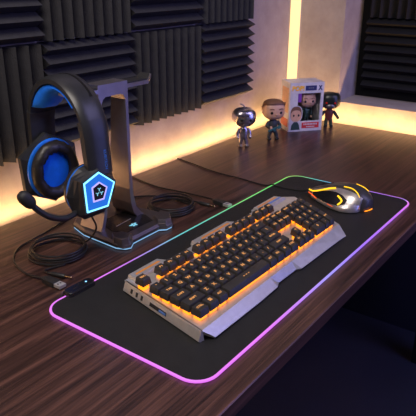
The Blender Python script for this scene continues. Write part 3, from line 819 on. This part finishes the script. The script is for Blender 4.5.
# ------------------------------------------------------------------ boxed figurine
bxa = math.atan2(.148-.222, 1.268-1.178)
bo = thing('toy_box', 'white windowed toy box with a figurine inside, standing in front of the corner light', 'toy box', (1.178, .222, 0), bxa)
BW, BD, BH = .1165, .076, .158
T = .0012
c = B(); c.box((0, 0, 0), (BW, BD, T)); c.box((0, BD-T, T), (BW, BD, BH-T)); c.box((0, 0, BH-T), (BW, BD, BH)); c.box((0, 0, T), (T, BD-T, BH-T)); c.box((BW-T, 0, T), (BW, BD-T, BH-T))
link('carton', c, M['card'], bo)
# front frame: header, footer, left and right posts
WX0, WX1, WZ0, WZ1 = .040, .104, .034, .124
c = B(); c.box((T, -.0006, WZ1), (BW-T, T, BH-T)); c.box((T, -.0006, T), (BW-T, T, WZ0)); c.box((T, -.0006, WZ0), (WX0-.012, T, WZ1)); c.box((WX1+.002, -.0006, WZ0), (BW-T, T, WZ1))
fr = link('front_panel', c, M['card'], bo)
link('window_film', B().box((WX0-.012, .0002, WZ0), (WX1+.002, .0007, WZ1)), M['window'], bo)
fl_ = lambda nm, x0, z0, x1, z1, m_, par=None, y=-.0012: link(nm, B().box((x0, y, z0), (x1, y+.0008, z1)), M[m_], par or fr)
link('inner_backing', B().box((T, BD-.004, T), (BW-T, BD-.0025, BH-T)), M['greyp'], bo)
fl_('header_label', .052, .1325, .090, .1480, 'navy')
tx = textbm('POP!', .021, .0004, .0009); tx.map(lambda c_: V((.027+c_.x*.95, -.0016-c_.z, .1395+c_.y)))
link('print', tx, M['yellowp'], fr)
c = B()
for k, (x0, x1) in enumerate(((.062, .066), (.068, .073), (.075, .080))): c.box((x0, -.0017, .1385), (x1, -.0010, .1425))
link('print', c, M['greyp'], fr)
c = B()
for s in (-1, 1):
    c.loft([[V((.101+s*q, -.0012, z)), V((.101+s*q+.004, -.0012, z)), V((.101+s*q+.004, -.0004, z)), V((.101+s*q, -.0004, z))] for q, z in ((-.006, .132), (.0, .140), (.004, .148))])
link('emblem', c, M['navy'], fr)
fl_('purple_stripe', .028, .096, .040, .124, 'purplep', y=-.0008)
fl_('red_banner', .046, .010, .106, .029, 'redp')
c = B()
for k in range(9): c.box((.052+k*.0054, -.0018, .0205), (.0555+k*.0054, -.0010, .0255))
for k in range(6): c.box((.062+k*.0050, -.0018, .0130), (.0655+k*.0050, -.0010, .0165))
link('print', c, M['card'], fr)
# printed portrait at the lower left (flat print)
def pdisc(cx_, cz_, rx, rz_, m_, y, nm='portrait', n=28, z0=None, z1=None):
    P = [(cx_+rx*math.copysign(abs(math.cos(2*PI*k/n))**.8, math.cos(2*PI*k/n)), cz_+rz_*math.copysign(abs(math.sin(2*PI*k/n))**.8, math.sin(2*PI*k/n))) for k in range(n)]
    if z0 is not None: P = [(x, max(z, z0)) for x, z in P]
    return link(nm, B().loft([[V((x, y, z)) for x, z in P], [V((x, y-.0004, z)) for x, z in P]]), M[m_], fr)
pdisc(.0245, .058, .0215, .0270, 'card', -.0008)
pdisc(.0240, .058, .0195, .0250, 'hairb', -.0012)
pdisc(.0240, .052, .0180, .0185, 'skin', -.0016)
pdisc(.0160, .0535, .0028, .0038, 'eye', -.0020); pdisc(.0330, .0535, .0028, .0038, 'eye', -.0020)
c = B(); c.prism([(.008, .006), (.040, .006), (.036, .022), (.030, .032), (.018, .032), (.010, .022)], 0, .0006, f=lambda x, y, z: V((x, -.0010-z, y))); link('portrait', c, M['greenv'], fr)
# side print
c = B().box((-.0006, .010, .060), (.0002, BD-.012, .140)); sd = link('side_print', c, M['skin'], bo)
link('side_banner', B().box((-.0007, .008, .014), (.0001, BD-.010, .040)), M['redp'], bo)
mb = Matrix.Translation((1.178, .222, 0)) @ Matrix.Rotation(bxa, 4, 'Z')
pos = mb @ V((.072, .034, .0125))
fb = fig('small brown-haired figurine inside the white toy box window', pos, bxa, 'boxed', .95)
link('inner_tray', B().box((.036, .010, T), (.108, .066, .0122)), M['greyp'], bo)

# ------------------------------------------------------------------ lights
def area(name, loc, rot, sx, sy, col, e, spread=None):
    l = bpy.data.lights.new(name, 'AREA'); l.shape = 'RECTANGLE'; l.size = sx; l.size_y = sy; l.color = col; l.energy = e
    if spread: l.spread = spread
    o = bpy.data.objects.new(name, l); COL.objects.link(o); o.location = loc; o.rotation_euler = rot; return o
def aim(o, target):
    o.rotation_euler = (V(target)-o.location).to_track_quat('-Z', 'Y').to_euler()
# LED strips hidden in the gap behind the desk, washing up the walls
l1 = area('desk_back_strip_light', (.33, .347, -.014), (PI-.5, 0, 0), 2.1, .014, (1, .57, .21), 4.0)
l2 = area('desk_side_strip_light', (1.412, -.05, -.014), (0, PI+.5, 0), .014, .72, (1, .57, .21), 1.9)
# dim violet room light from the right, soft key added overhead to shape the headset
o = area('room_light_violet', (.9, -1.3, 1.25), (0, 0, 0), 1.0, .8, (.50, .46, 1), 12); aim(o, (.7, 0, 0))
o = area('added_soft_key', (-.5, -.25, 1.5), (0, 0, 0), .8, .8, (1, .90, .82), 22); aim(o, (.3, 0, 0))
o = area('floor_light_blue', (1.0, -1.2, -.1), (0, 0, 0), .5, .5, (.25, .3, 1), 2.0); aim(o, (.8, -.7, FZ))
o = area('recess_fill_blue', (1.0, -1.35, .35), (0, 0, 0), .6, .6, (.26, .28, 1), 5); aim(o, (1.5, .1, .2))  # unseen blue fill, added to tint the recess reveal and sill
wd = bpy.data.worlds.new('room'); SC.world = wd; wd.use_nodes = True
bg = wd.node_tree.nodes['Background']; bg.inputs[0].default_value = (.50, .42, .62, 1); bg.inputs[1].default_value = .06

SC.view_settings.view_transform = 'Standard'; SC.view_settings.look = 'None'; SC.view_settings.exposure = 0; SC.view_settings.gamma = 1
